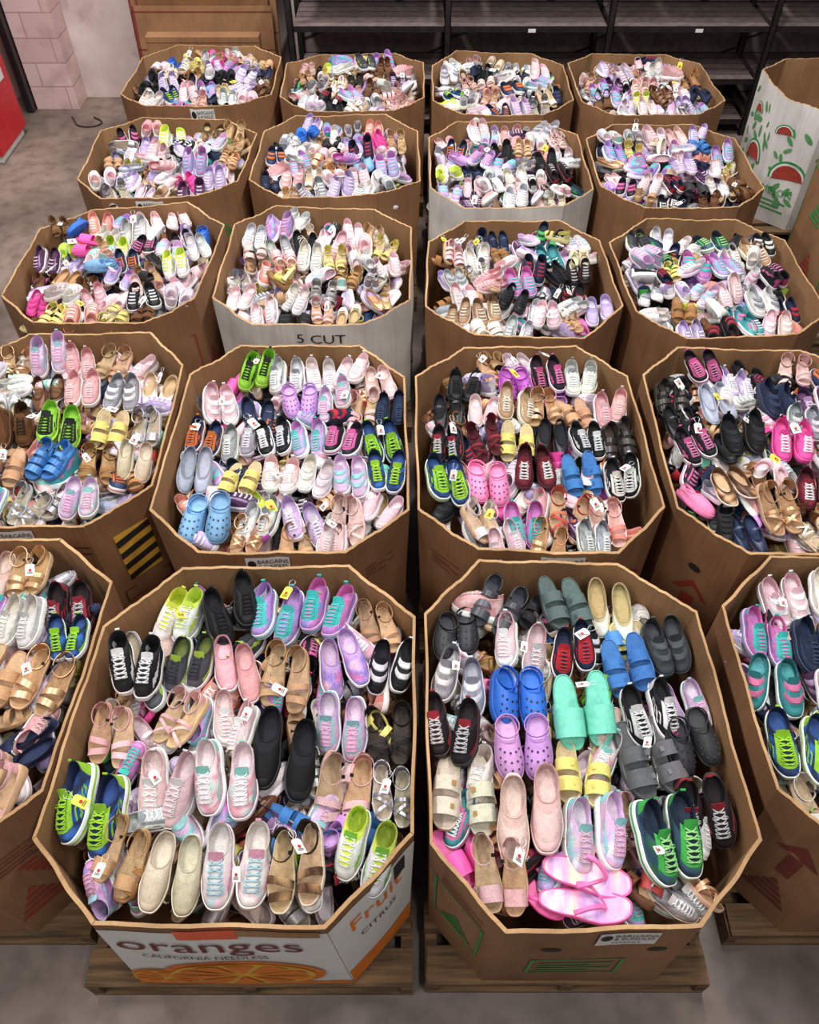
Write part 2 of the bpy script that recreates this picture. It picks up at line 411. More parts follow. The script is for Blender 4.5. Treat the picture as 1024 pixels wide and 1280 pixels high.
def soft(c, k=.05):
    g = .25*c[0]+.6*c[1]+.15*c[2]
    return tuple((v*(1-k)+g*k) for v in c)
def D(s, u, a=None, l=None, c=None, i=None, t=None, pat=None):
    a = a or u; l = l or u; c = c or 'f2efec'; i = i or l; t = t or u
    cols = [soft(lin(q)) for q in (s, u, a, l, c, i, t, '141414')]
    return cols, ([soft(lin(q)) for q in pat] if pat else None)
TANF = 'cba680'
DS = {
 'tagd': D('e8e8e8', 'ffffff', 'd03a30'),
 'whlime': D('efedea', 'ece9e6', 'd2e24a', 'd9ec4a', i='c9e634'),
 'black': D('1c1c1e', '19191b', '2c2c30', '222226', '19191b'),
 'blackw': D('e9e7e4', '1b1b1e', 'e6e4e2', '28282b', 'eeeeee'),
 'lavteal': D('e8dff0', 'a99fd0', '3fc3c0', 'b98ad8', '59d3cf', 'c7a0e0', 'b4a2df', ['8f9ccc', 'b88bd8', '7fb4cc']),
 'purpink': D('d9a9d8', 'b57ac8', '35c2be', 'd86ab0', '3fd0c8', 'd080c8', 'c98ad4', ['b57ac8', 'd07ab8', '8a8ad8']),
 'tan': D('b98e63', 'cc9e74', 'be9468', 'b58a62', i=TANF),
 'gold': D('c8a484', 'd4a87e', 'c4966a', 'b58a62', i='c09468'),
 'grlime': D('dfe0de', '4a4c52', 'a7c83a', '3c3e44', '3a3a40', '6a7a38'),
 'pink': D('f0ebe8', 'e6aaac', 'ecc2c2', 'dc9ca0', 'f3d0d0', 'e4b2b2'),
 'ltpink': D('efe6e6', 'ebc4c8', 'f6eeee', 'eac2c8', 'f9eaea', 'ecd2d4'),
 'pinkw': D('f4f1ef', 'efcfd2', 'f6f0f0', 'e6b4bc', 'ffffff', 'eed4d6', 'f4eeee'),
 'tied': D('f3e9f0', 'd08ac8', '9ac8e0', 'c09cd4', 'e8a2c4', 'd8b8d8', 'd090c8', ['d878b0', '9a84d0', 'ecb6cc']),
 'pastel': D('f5f1f2', 'e8dae6', '98d4da', 'dcb4de', 'f0c0d6', 'ead8e8', 'f0e8ee', ['f4eaee', 'c8b6e2', 'ecb8ce', 'a8d8dc']),
 'white': D('f4f2f0', 'ece9e6', 'd4d0cc', 'dcd4ce', 'f8f6f4', 'dcd0c2'),
 'whgrey': D('f2f0ee', 'e8e5e2', '8c8f96', 'bcbcc0', 'fafafa', 'cccccc'),
 'whrain': D('f4f2f0', 'eeebe8', 'e6a0ba', 'e0dcd8', 'a8ccd8', 'e4dcd8', 'f4f2f0', ['f2eeec', 'f2eeec', 'ecc6d4', 'bfdce2']),
 'bluelime': D('eef0f0', '1f5fb8', '9ad424', '22304e', 'a8e21c', '3a5a9c', '3b4a66', ['1a58b4', '2c3a58', '2f74cc']),
 'floral': D('f4eef0', 'f0b8c4', '8fd0c8', 'ecd4da', 'ffffff', 'ecd2d8', 'eac2ca', ['f4e6e8', 'e48fa4', 'eec6ce', 'c4dcd4']),
 'canvas': D('e6dcc8', 'd0bea2', 'b59f7c', 'd8c8ae', 'efe8da', 'dfd0b8'),
 'whpan': D('efedec', 'f0eeec', '84cc3c', 'd4e44c', 'fafafa', 'c4d84c'),
 'darkgr': D('3b3d42', '43464c', '56595f', '35373b', '2c2c30', '4c4f55'),
 'greygrn': D('4d5b57', '5c6e69', '3e4a47', '55655f', i='586a64'),
 'grslide': D('5a5a5c', '656567', '77777a', '505052', i='5f5f61'),
 'cream': D('d9c9a8', 'ece6da', 'e0d4c0', 'cdb48a', i='c4a878'),
 'navyred': D('e8e4e4', '1d2440', 'b8232e', '232a44', 'c8303a', '2a3350'),
 'blackred': D('2a2022', '1c1719', 'a02a3a', '2a2428', 'c8c4c4', '2d2528'),
 'blueslide': D('3a70b0', '3f7cc0', '2f68aa', '3a76b8', i='3f78b8'),
 'blueclog': D('1d5cb8', '2268c8', '1a5ab4', '2268c8', i='2a70cc'),
 'ltblueclog': D('6794be', '729fca', '6a96c2', '729fca', i='7ba8d0'),
 'mint': D('66c4aa', '72d0b4', '5cc4a4', '66c4aa', i='6ccab0'),
 'yelslide': D('e0d08c', 'ecdc78', 'e0d068', 'e0d488', i='ccb488'),
 'lilclog': D('be88cc', 'c48ed0', 'b880c8', 'be88ca', i='cc9ed4'),
 'magclog': D('a43fa8', 'aa4aae', 'a43aa8', 'aa4aae', i='b458b8'),
 'pinkclog': D('ea7cae', 'ec84b4', 'e070a6', 'e684b0', i='ec8eb8'),
 'blackclog': D('26262a', '2b2b2f', '3a3a3f', '26262a', i='303034'),
 'beigesl': D('d4c8b4', 'e2d9c8', 'b08a50', 'd8ccb8', i='d8ccba'),
 'ltpinkflat': D('eccac4', 'f0cac6', 'ecc0bc', 'e4b8b2', i='e8c6c0'),
 'navygrn': D('e8ebe8', '27344a', '3fb04a', '1e2a3c', '9be08a', '2e3c50', '2a4838', ['27344a', '34566a', '2d6a44']),
 'hotpink': D('ea4a9e', 'ec50a4', 'de3c90', 'e44a9c', i='ec68ac'),
 'pinksand': D('cba680', 'e8b6ba', 'e2a8ac', 'c39b74', i=TANF),
 'pinkfoot': D('e2bab4', 'eac6c0', 'dcaca8', 'd8b0ac', i='e0beb6'),
 'greyw': D('e4e2e0', 'a0a2aa', 'e2e2e3', '85868e', 'f0f0f0', 'b0b1b8'),
 'greyflat': D('949aac', '9ca2b4', '8890a8', '989eb0', i='acb0c0'),
 'lilac': D('f0ebf2', 'c4b0dc', 'f4eef6', 'b09acc', 'f6f0fa', 'd0c2e2'),
 'lilteal': D('f0f0f4', 'b6a6da', '62ccc8', 'cc8acc', '78d4d0', 'c4b2de'),
 'blackpink': D('efe6ea', '222024', 'd85a98', '2a262c', 'e080b0', '3a2a34'),
 'navyor': D('e4e0dc', '2b3a5e', 'd8702a', '24304c', 'd8702a', '34446a'),
 'maroon': D('3a1a20', '6a1f2c', '8c2a38', '4a1620', i='5a2028'),
 'brown': D('5a3a24', '6d4426', '7d5030', '4c3020', '3a2618', '805a3a'),
 'cognac': D('8a5a34', 'a0703f', 'a87a4a', '7a4c28', i='b89060'),
 'neon': D('a8d83a', '98d434', '2a2a2e', '80c028', '222222', '8cc830'),
 'coral': D('f4e4de', 'e68878', 'ecb0a4', 'e69888', 'ffffff', 'e8b4aa'),
 'glitter': D('e9dfe4', 'd4b8c8', 'e0d0da', 'd8c0d0', 'f0e8ec', 'd8c8d2', 'd8bcce', ['e2d4de', 'b8b0cc', 'd4a8c2']),
 'teal': D('e8f0f0', '3e9ea6', 'e078a8', '2f8088', 'ffffff', '58b0b8'),
 'navy': D('26304a', '232c48', '34405f', '1c2438', '3c4868', '2b3656'),
 'silver': D('c8c6c8', 'b0aeb4', '8f8d94', 'a8a6ac', 'e0e0e0', 'b8a890'),
 'redsand': D('cba680', 'd0504c', 'd87858', 'b04040', i=TANF),
 'blacksand': D('2a2624', '201e1e', '3a3634', '1c1a1a', i='4a4038'),
 'whsand': D('d0b08c', 'ece6de', 'ded4c8', 'd8c4a8', i='d4b896'),
 'leo': D('d8cdb8', 'c09060', '3a2a1c', '5a4028', '2a2018', 'c8a880', 'c09060', ['c8a074', '4a3020', 'bc9060']),
 'flippas': D('ea64ac', 'ec70b2', 'd05090', 'e8a8d8', i='e6b8d8', pat=['f4e0ec', 'c79ad8', 'eea8c0', 'f4e6b6']),
 'plum': D('e6e0ea', '5c3a5e', 'a884b0', '4a2e4c', 'd8c8dc', '6c4a6e'),
 'camel': D('e0d4c4', 'b89472', 'd8c4a8', '9c7a58', 'efe6da', 'c4a684'),
}
GLIT = {'glitter', 'lavteal', 'purpink', 'tied', 'silver'}
METL = {'gold', 'silver'}
SN = ['sneak', 'sneak2', 'sneak3', 'sneak4', 'velcro', 'high', 'velcro']
RANDOM = [
 (SN+['slip'], ['ltpink', 'pinkw', 'pink', 'white', 'whgrey', 'whrain', 'floral', 'pastel', 'glitter', 'lilac', 'lilteal', 'white', 'ltpink', 'lilac', 'whgrey'], .31),
 (SN, ['lavteal', 'purpink', 'tied', 'blackpink', 'teal', 'coral', 'hotpink', 'lilac', 'lilteal'], .10),
 (SN, ['black', 'blackw', 'grlime', 'navyred', 'blackred', 'greyw', 'navygrn', 'bluelime', 'navyor', 'navy', 'blackw', 'whlime', 'plum', 'camel', 'black'], .18),
 (['sandal', 'sandal2', 'sandal3', 'slide', 'sport'], ['tan', 'gold', 'pinksand', 'whsand', 'pinkfoot', 'cognac', 'silver', 'yelslide', 'tan', 'brown'], .21),
 (['flatshoe', 'jane', 'slip', 'bow'], ['ltpinkflat', 'black', 'greyflat', 'cream', 'canvas', 'leo', 'navy', 'gold', 'glitter', 'brown', 'pinkw', 'silver', 'black'], .12),
 (['clog'], ['lilclog', 'magclog', 'pinkclog', 'blueclog', 'ltblueclog', 'blackclog', 'mint'], .03),
 (['slide', 'slide1', 'sport'], ['blackclog', 'mint', 'yelslide', 'hotpink', 'blueslide', 'blacksand', 'redsand', 'grslide'], .05),
]
def rnd_design(bias=None):
    w = np.array([r[2] for r in RANDOM])
    if bias is not None: w = w*np.array(bias)
    r = RANDOM[rng.choice(len(RANDOM), p=w/w.sum())]
    return str(rng.choice(r[0])), str(rng.choice(r[1]))

class Pile:
    def __init__(s): s.V = []; s.loops = []; s.sizes = []; s.cols = []; s.mi = []; s.n = 0
    def shoe(s, kind, des, pos, yaw, pitch, roll, scale, mirror, lod):
        t = tmpl(kind, lod)
        V = t['V'].copy()
        cols, pat = DS[des]
        C = np.array(cols+[lin('ece9e4') if rng.random() < .78 else lin('e6e04a')])
        cc = C[t['slots']]
        if des in GLIT:
            m_ = (t['slots'] == UP) | (t['slots'] == TOE)
            cc = cc.copy(); cc[m_] *= rng.uniform(.7, 1.3, (m_.sum(), 1))
        loops = t['rev'] if mirror else t['loops']
        ccl = np.repeat(cc, t['sizes'], axis=0)
        if pat is not None:
            P = np.array(pat); ph = rng.random(3)*9
            f = (np.sin(V[:, 0]*75+ph[0]+2*np.sin(V[:, 1]*40))+np.sin(V[:, 1]*62+ph[1]+1.5*np.sin(V[:, 2]*90+ph[2])))*.25+.5
            f = np.clip(f, 0, .999)*(len(P)-1); i0 = f.astype(int); fr = (f-i0)[:, None]; fr = fr*fr*(3-2*fr)
            vc = P[i0]*(1-fr)+P[i0+1]*fr
            ls = np.repeat(t['slots'], t['sizes'])
            msk = (ls == UP) | (ls == TOE)
            if kind == 'flip': msk = (ls == INS)
            ccl[msk] = vc[loops][msk]
            if des in GLIT: ccl[msk] *= np.repeat(rng.uniform(.8, 1.2, len(t['sizes'])), t['sizes'])[msk][:, None]
        if kind != 'hangtag':
            ccl = ccl*(1+rng.normal(0, .07))*(1+rng.normal(0, .03, 3))
        if mirror: V[:, 0] *= -1
        R = np.array((Matrix.Rotation(yaw, 3, 'Z') @ Matrix.Rotation(pitch, 3, 'X') @ Matrix.Rotation(roll, 3, 'Y')))
        V = (V*scale) @ R.T+np.array(pos)
        s.V.append(V); s.loops.append(loops+s.n); s.n += len(V)
        s.sizes.append(t['sizes']); s.cols.append(ccl)
        sl = t['slots']
        mi = np.zeros(len(sl), np.int32); mi[np.isin(sl, [SOLE, TOE, TAG])] = 1
        if kind in ('clog', 'slide1', 'flip'): mi[:] = 1
        if kind in ('flatshoe', 'jane', 'bow', 'sport') and des not in METL: mi[(sl == UP) | (sl == ACC) | (sl == TOE)] = 2
        if des in METL: mi[(sl == UP) | (sl == ACC)] = 3
        s.mi.append(mi)
    def pair(s, kind, des, x, y, z, yaw, pitch, scale, lod, gap=.098, tg=False, jit=1.0):
        w = {'clog': .106, 'slide': .096, 'slide1': .097, 'sandal': .088, 'sandal2': .088, 'sandal3': .088, 'sport': .096, 'flip': .1, 'flatshoe': .084, 'jane': .084, 'bow': .084, 'slip': .091}.get(kind, gap)*scale
        rl = rng.normal(0, .12)*jit
        for sd in (-1, 1):
            dy = rng.normal(0, .014*jit); yw = yaw+sd*rng.normal(.03, .10)*jit
            px = x+sd*w/2*math.cos(yaw); py = y+sd*w/2*math.sin(yaw)+dy
            s.shoe(kind, des, (px, py, z+rng.normal(0, .006)-sd*w/2*math.sin(rl)), yw, pitch+rng.normal(0, .09)*jit, rl+rng.normal(0, .17)*jit, scale, sd > 0, lod)
        if tg:
            a = rng.normal(0, .8)
            s.shoe('hangtag', 'tagd', (x+rng.normal(0, .035), y+rng.normal(0, .03), z+.100*scale+.004), a, rng.normal(.1, .35), rng.normal(0, .35), rng.uniform(.75, 1.1), False, 1)
    def build(s, name):
        V = np.concatenate(s.V); lo = np.concatenate(s.loops); sz = np.concatenate(s.sizes)
        col = np.concatenate(s.cols); mi = np.concatenate(s.mi)
        me = bpy.data.meshes.new(name)
        me.vertices.add(len(V)); me.vertices.foreach_set('co', V.ravel().astype(np.float32))
        me.loops.add(len(lo)); me.loops.foreach_set('vertex_index', lo.astype(np.int32))
        me.polygons.add(len(sz)); st = np.concatenate([[0], np.cumsum(sz)[:-1]]).astype(np.int32)
        me.polygons.foreach_set('loop_start', st)
        for m in (M_FAB, M_RUB, M_PAT, M_MET): me.materials.append(m)
        me.polygons.foreach_set('material_index', mi)
        me.update(calc_edges=True)
        ca = me.color_attributes.new('Col', 'FLOAT_COLOR', 'CORNER')
        ca.data.foreach_set('color', np.concatenate([np.clip(col, 0, .92), np.ones((len(col), 1))], 1).ravel().astype(np.float32))
        me.shade_smooth()
        try: me.set_sharp_from_angle(angle=math.radians(48))
        except Exception as ex: print('sharp', ex)
        return link(bpy.data.objects.new(name, me))

# ------------------------------------------------------------------ cartons
TXT = {}
def text_mesh(body):
    if body not in TXT:
        cu = bpy.data.curves.new('t', 'FONT'); cu.body = body; cu.size = 1; cu.align_x = 'CENTER'; cu.align_y = 'CENTER'; cu.resolution_u = 3
        o = bpy.data.objects.new('t', cu); scn.collection.objects.link(o)
        dg = bpy.context.evaluated_depsgraph_get(); me = bpy.data.meshes.new_from_object(o.evaluated_get(dg))
        TXT[body] = ([tuple(v.co) for v in me.vertices], [tuple(p.vertices) for p in me.polygons])
        bpy.data.objects.remove(o); bpy.data.meshes.remove(me)
    return TXT[body]

class Bin:
    def __init__(s, x0, x1, y0, y1, zb=.117, zr=.80, c=.22, mat=None, seed=0, bulge=.012, name='cardboard_bin', inner=None, sag=.011, flare=0.):
        s.x0, s.x1, s.y0, s.y1, s.zb, s.zr, s.c = x0, x1, y0, y1, zb, zr, c
        r = np.random.default_rng(seed+100)
        P = [(x0+c, y0), (x1-c, y0), (x1, y0+c), (x1, y1-c), (x1-c, y1), (x0+c, y1), (x0, y1-c), (x0, y0+c)]
        s.top = [np.array([p[0]+r.normal(0, .010), p[1]+r.normal(0, .009), zr+r.normal(0, .010)]) for p in P]
        cx, cy = (x0+x1)/2, (y0+y1)/2; s.cx, s.cy = cx, cy
        s.bot = [np.array([cx+(p[0]-cx)*.985, cy+(p[1]-cy)*.985, zb]) for p in P]
        if flare:
            e = flare
            for k_, (dx, dy) in {0: (-e*2.2, -e), 1: (e*2.2, -e), 2: (-.005, -e*2.4), 7: (.005, -e*2.4)}.items():
                s.bot[k_] += np.array([dx, dy, 0])
        s.ph = r.random((8, 3))*6; s.sag = sag; s.bul = [bulge*r.uniform(.3, 1.3) for _ in range(8)]
        s.root = empty(name, (cx, cy, zb)); s.mat = mat or M_CB
        n, m = 24, 6
        V = []; F = []; MI = []
        def add_patch(off, mi, flip, k):
            for fi in range(8):
                b = len(V)
                for j in range(m+1):
                    for i in range(n+1): V.append(s.pt(fi, i/n, j/m, off, k))
                for j in range(m):
                    for i in range(n):
                        q = (b+j*(n+1)+i, b+j*(n+1)+i+1, b+(j+1)*(n+1)+i+1, b+(j+1)*(n+1)+i)
                        F.append(q[::-1] if flip else q); MI.append(mi)
        add_patch(0, 0, False, 1); nb = len(V); add_patch(0, 1, True, .982)
        for fi in range(8):
            for i in range(n):
                a = fi*(m+1)*(n+1)+m*(n+1)+i
                F.append((a, a+1, nb+a+1, nb+a)); MI.append(2)
        b = len(V)
        for q in s.bot: V.append(q+np.array([0, 0, .006]))
        F.append(tuple(range(b, b+8))); MI.append(1)
        V = [v-np.array([cx, cy, zb]) for v in V]
        mesh_obj('carton_walls', V, F, [s.mat, inner or M_CBI, M_EDGE], MI, s.root)
    def pt(s, fi, u, v, off=0, k=1.0):
        a, b = s.top[fi], s.top[(fi+1) % 8]; c, d = s.bot[fi], s.bot[(fi+1) % 8]
        p = (c*(1-u)+d*u)*(1-v)+(a*(1-u)+b*u)*v
        t = b-a; nrm = np.array([t[1], -t[0], 0]); nrm /= np.linalg.norm(nrm)
        ph = s.ph[fi]
        p = p+nrm*(off+s.bul[fi]*math.sin(PI*u)*math.sin(PI*min(1, v*.9+.05))+(.004*math.sin(u*9+ph[0])*math.sin(PI*u)*v))
        p = p+np.array([0, 0, v**6*s.sag*(-.45*math.sin(PI*u)+.3*math.sin(u*7+ph[1])*math.sin(PI*u)+.16*math.sin(u*47+ph[2])+.14*math.sin(u*27+ph[0])*math.sin(PI*u))])
        if k != 1:
            p = np.array([s.cx+(p[0]-s.cx)*k, s.cy+(p[1]-s.cy)*k, p[2]])
        return p
    def dims(s, fi): return np.linalg.norm(s.top[fi]-s.top[(fi+1) % 8]), s.zr-s.zb
    def decal(s, name, fi, polys, mat, off=.0035):
        W, H = s.dims(fi); V = []; F = []
        o = np.array([s.cx, s.cy, s.zb])
        for poly in polys:
            b = len(V)
            for (u, v) in poly: V.append(s.pt(fi, min(1, max(0, .5+u/W)), min(1, max(0, v/H)), off)-o)
            F.append(tuple(range(b, b+len(poly))))
        return mesh_obj(name, V, F, mat, None, s.root)
    def rect(s, name, fi, u0, u1, v0, v1, mat, off=.0035, n=8, m=4):
        polys = []
        for i in range(n):
            for j in range(m):
                a, b = u0+(u1-u0)*i/n, u0+(u1-u0)*(i+1)/n; c, d = v0+(v1-v0)*j/m, v0+(v1-v0)*(j+1)/m
                polys.append([(a, c), (b, c), (b, d), (a, d)])
        return s.decal(name, fi, polys, mat, off)
    def text(s, name, fi, body, u, v, size, mat, off=.005, xs=1):
        V, F = text_mesh(body); W, H = s.dims(fi); o = np.array([s.cx, s.cy, s.zb])
        VV = [s.pt(fi, .5+(u+q[0]*size*xs)/W, (v+q[1]*size)/H, off)-o for q in V]
        return mesh_obj(name, VV, F, mat, None, s.root)
    def label(s, u=0, w=.17, h=.12):
        H = s.zr-s.zb
        s.rect('store_label', 0, u-w/2, u+w/2, H-h-.014, H-.016, M_LABEL, .006, 4, 2)
        s.text('label_text', 0, 'BARGAINS', u+.02, H-.042, .034, M_INKK, .0085, .75)
        s.text('label_text', 0, '& BUNDLES', u+.018, H-.072, .034, M_INKK, .0085, .65)
        s.text('label_text', 0, 'MARKET', u, H-.108, .022, M_INKK, .0085)
        s.decal('label_mark', 0, [[(u-.062+.017*math.cos(a), H-.056+.026*math.sin(a)) for a in np.arange(0, 2*PI, PI/5)]], M_INKK, .0085)
    def tri(s, fi, u, v, sz, mat, up=True, hatch=True):
        polys = []
        sg = 1 if up else -1
        n = 5
        for i in range(n):
            f0 = i/n; f1 = (i+.6)/n if hatch else (i+1)/n
            polys.append([(u-sz/2*(1-f0), v+sg*sz*.8*f0), (u+sz/2*(1-f0), v+sg*sz*.8*f0), (u+sz/2*(1-f1), v+sg*sz*.8*f1), (u-sz/2*(1-f1), v+sg*sz*.8*f1)])
        s.decal('printed_triangle', fi, polys, mat)
    def frame(s, fi, u0, u1, v0, v1, mat, th=.008):
        s.decal('printed_frame', fi, [[(u0, v0), (u1, v0), (u1, v0+th), (u0, v0+th)], [(u0, v1-th), (u1, v1-th), (u1, v1), (u0, v1)],
                                      [(u0, v0), (u0+th, v0), (u0+th, v1), (u0, v1)], [(u1-th, v0), (u1, v0), (u1, v1), (u1-th, v1)]], mat)
    def hazard(s, fi, u0, u1, v0, v1):
        s.rect('hazard_print', fi, u0, u1, v0, v1, M_INKY, .0035)
        P = []; n = 4
        for i in range(n):
            a = v0+(v1-v0)*i/n; b = a+(v1-v0)/n*.5
            P.append([(u0, a), (u1, a+.03), (u1, b+.03), (u0, b)])
        s.decal('hazard_stripes', fi, P, M_INKK, .006)
    def arrow(s, fi, u, v, sz, mat):
        s.decal('printed_arrow', fi, [[(u-sz*.12, v), (u+sz*.12, v), (u+sz*.12, v+sz*.6), (u-sz*.12, v+sz*.6)], [(u-sz*.35, v+sz*.6), (u+sz*.35, v+sz*.6), (u, v+sz)]], mat)
    def lines(s, fi, u, v, w, n, mat, dz=.02, th=.006):
        P = []
        for i in range(n):
            a = v-i*dz; ww = w*(1 if i % 2 == 0 else .7)
            P.append([(u-w/2, a), (u-w/2+ww, a), (u-w/2+ww, a+th), (u-w/2, a+th)])
        s.decal('printed_lines', fi, P, mat)
    def hole(s, fi, u, v, w=.03, h=.02):
        s.decal('hand_hole', fi, [[(u+w*math.cos(a), v+h*math.sin(a)) for a in np.arange(0, 2*PI, PI/6)]], M_INKK)

def pallet(x0, x1, y0, y1):
    b = Boxes()
    w = x1-x0
    n = 8; step = (y1-y0)/n
    for i in range(n):
        b.box(x0+rng.uniform(-.006, .006), x1+rng.uniform(-.006, .006), y0+i*step+.012, y0+(i+1)*step-.028, .098, .116)
    for fx in (0, .5, 1):
        cx = x0+.02+(w-.04)*fx
        b.box(cx-.02, cx+.02, y0+.01, y1-.01, .018, .098)
    for i in (0, 2, 4, 5, 7):
        b.box(x0, x1, y0+i*step+.008, y0+(i+1)*step-.02, 0, .018)
    b.obj('wooden_pallet', [M_WOOD])

bins = {}
def mk(key, x0, x1, y0, y1, lod, explicit=None, bias=None, fillr=False, up=0., **kw):
    b = Bin(x0, x1, y0, y1, seed=len(bins), **kw); bins[key] = b
    pf = kw.get('flare', 0)
    pallet(x0+.0, x1-.0, y0-.015-pf, y1-.005)
    P = Pile()
    zr = b.zr+up
    cx, cy = b.cx, b.cy; hx, hy = (x1-x0)/2, (y1-y0)/2
    def inside(x, y, m):
        dx = abs(x-cx); dy = abs(y-cy)
        return dx < hx-m and dy < hy-m and (dx+dy) < hx+hy-b.c-m*1.25
    ph = rng.random(4)*6
    def dome(x, y):
        q = ((x-cx)/hx)**2*.6+((y-cy)/hy)**2*.5
        return .050*(1-q)+.018*math.sin(x*9+ph[0])*math.sin(y*8+ph[1])+.012*math.sin(x*17+ph[2]+y*13)
    for z0 in (.23, .32, .42, .50):
        for i in range(16):
            for _ in range(20):
                x, y = rng.uniform(x0, x1), rng.uniform(y0, y1)
                if inside(x, y, .15): break
            else: continue
            k, d = rnd_design(bias)
            P.shoe(k, d, (x, y, z0), rng.uniform(0, 6.28), rng.normal(0, .15), rng.normal(0, .2), .9, False, 3)
    l2 = min(3, lod+1)
    for lay, (zo, st, mg) in enumerate(((.245, .16, .10), (.178, .15, .085))):
        yy = y0+.12+lay*.06
        while yy < y1-.08:
            xx = x0+.08+rng.uniform(0, .05)
            while xx < x1-.07:
                if inside(xx, yy, mg):
                    k, d = rnd_design(bias)
                    P.shoe(k, d, (xx, yy+rng.normal(0, .02), zr-zo+dome(xx, yy)+rng.normal(0, .01)), rng.normal(0, .7)+(PI if rng.random() < .3 else 0), rng.normal(0, .2), rng.normal(0, .45), rng.uniform(.74, .88), rng.random() < .5, l2)
                xx += .10
            yy += st
    ex = []
    if explicit:
        for e in explicit:
            x, y, k, d = e[:4]; sc = e[4] if len(e) > 4 else .88; yaw = e[5] if len(e) > 5 else None; pit = e[6] if len(e) > 6 else None
            dz = e[7] if len(e) > 7 else 0
            if yaw is None: yaw = rng.normal(0, .15)
            if pit is None: pit = rng.normal(.16, .11)
            ex.append((x, y))
            P.pair(k, d, x, y, zr-.122+dome(x, y)+dz+rng.normal(0, .010), yaw, pit, sc, lod, tg=rng.random() < .28)
    if (not explicit) or fillr:
        yy = y0+.125
        step = .155
        while yy < y1-.085:
            xx = x0+.085+rng.uniform(0, .08)
            while xx < x1-.09:
                sc = rng.uniform(.64, .84)
                k, d = rnd_design(bias)
                w = .196*sc
                if k in ('clog',): w *= 1.06
                if k in ('sandal', 'sandal2', 'sandal3', 'flatshoe', 'jane', 'bow'): w *= .93
                x = xx+w/2-.04; y = yy+rng.normal(0, .024)
                if inside(x, y, .078+w*.10) and all((x-a[0])**2+(y-a[1])**2 > .0195 for a in ex):
                    u = rng.random()
                    yaw = rng.normal(0, .25)
                    if u < .24: yaw += PI
                    elif u < .33: yaw += rng.choice([-1, 1])*rng.uniform(.5, 1.5)
                    if rng.random() < .07:
                        P.shoe(k, d, (x, y, zr-.09+dome(x, y)), yaw+rng.normal(0, .6), .1, rng.choice([-1, 1])*1.3, sc, False, lod)
                    else:
                        P.pair(k, d, x, y, zr-.117+dome(x, y)+rng.normal(0, .013), yaw, rng.normal(.15, .16) if abs(yaw) < 1 else rng.normal(-.1, .13), sc, lod, tg=rng.random() < .16, jit=1.2)
                xx += w+rng.uniform(-.012, .006)
            yy += step
        for _ in range(4 if not explicit else 2):
            x, y = rng.uniform(x0+.2, x1-.2), rng.uniform(y0+.2, y1-.2)
            if inside(x, y, .18) and all((x-a[0])**2+(y-a[1])**2 > .03 for a in ex):
                k, d = rnd_design(bias)
                P.shoe(k, d, (x, y, zr-.08+dome(x, y)), rng.uniform(0, 6.28), rng.normal(0, .25), rng.normal(0, .4), rng.uniform(.66, .78), rng.random() < .5, lod)
    P.build('shoe_pile')
    return b

A_ = [(-.87, 1.62, 'high', 'whlime', .9), (-.68, 1.64, 'sneak2', 'black', .95), (-.505, 1.63, 'sneak4', 'lavteal', .98), (-.318, 1.62, 'sneak4', 'purpink', .98), (-.14, 1.60, 'sandal', 'tan', .85),
      (-.96, 1.37, 'high', 'blackw', .92, .1), (-.79, 1.43, 'sneak3', 'grlime', .86), (-.625, 1.38, 'slip', 'pink', .93), (-.445, 1.36, 'sandal', 'tan', 1.0), (-.262, 1.39, 'slip', 'tied', .95), (-.095, 1.41, 'velcro', 'blackw', .85),
      (-1.0, 1.15, 'sandal', 'pinksand', .86), (-.78, 1.21, 'sandal3', 'pinksand', .85), (-.595, 1.17, 'sneak', 'pinkw', .80), (-.425, 1.07, 'slip', 'black', 1.14, .0, .16, .012), (-.245, 1.20, 'sneak4', 'pastel', .92), (-.09, 1.15, 'sandal3', 'blacksand', .9),
      (-.985, .93, 'sneak2', 'bluelime', 1.08, -.05, .16, .01), (-.775, .985, 'sneak3', 'ltpink', 1.04, -.12), (-.585, .98, 'sneak', 'floral', 1.0, .05), (-.235, .985, 'sandal', 'pinksand', 1.08, -.1), (-.075, .96, 'sandal3', 'silver', .8),
      (-.88, .77, 'sandal2', 'tan', .85, -.3), (-.72, .735, 'slip', 'canvas', .98, -.12), (-.53, .735, 'sneak', 'whrain', 1.04, -.05), (-.345, .72, 'sandal', 'leo', 1.0, .06), (-.15, .79, 'high', 'whpan', .92, -.5),
      (-.41, .87, 'slide', 'blueslide', .8, 1.3, 0, -.05), (-.2, .86, 'slip', 'blueslide', .85, 1.5, 0, -.06)]
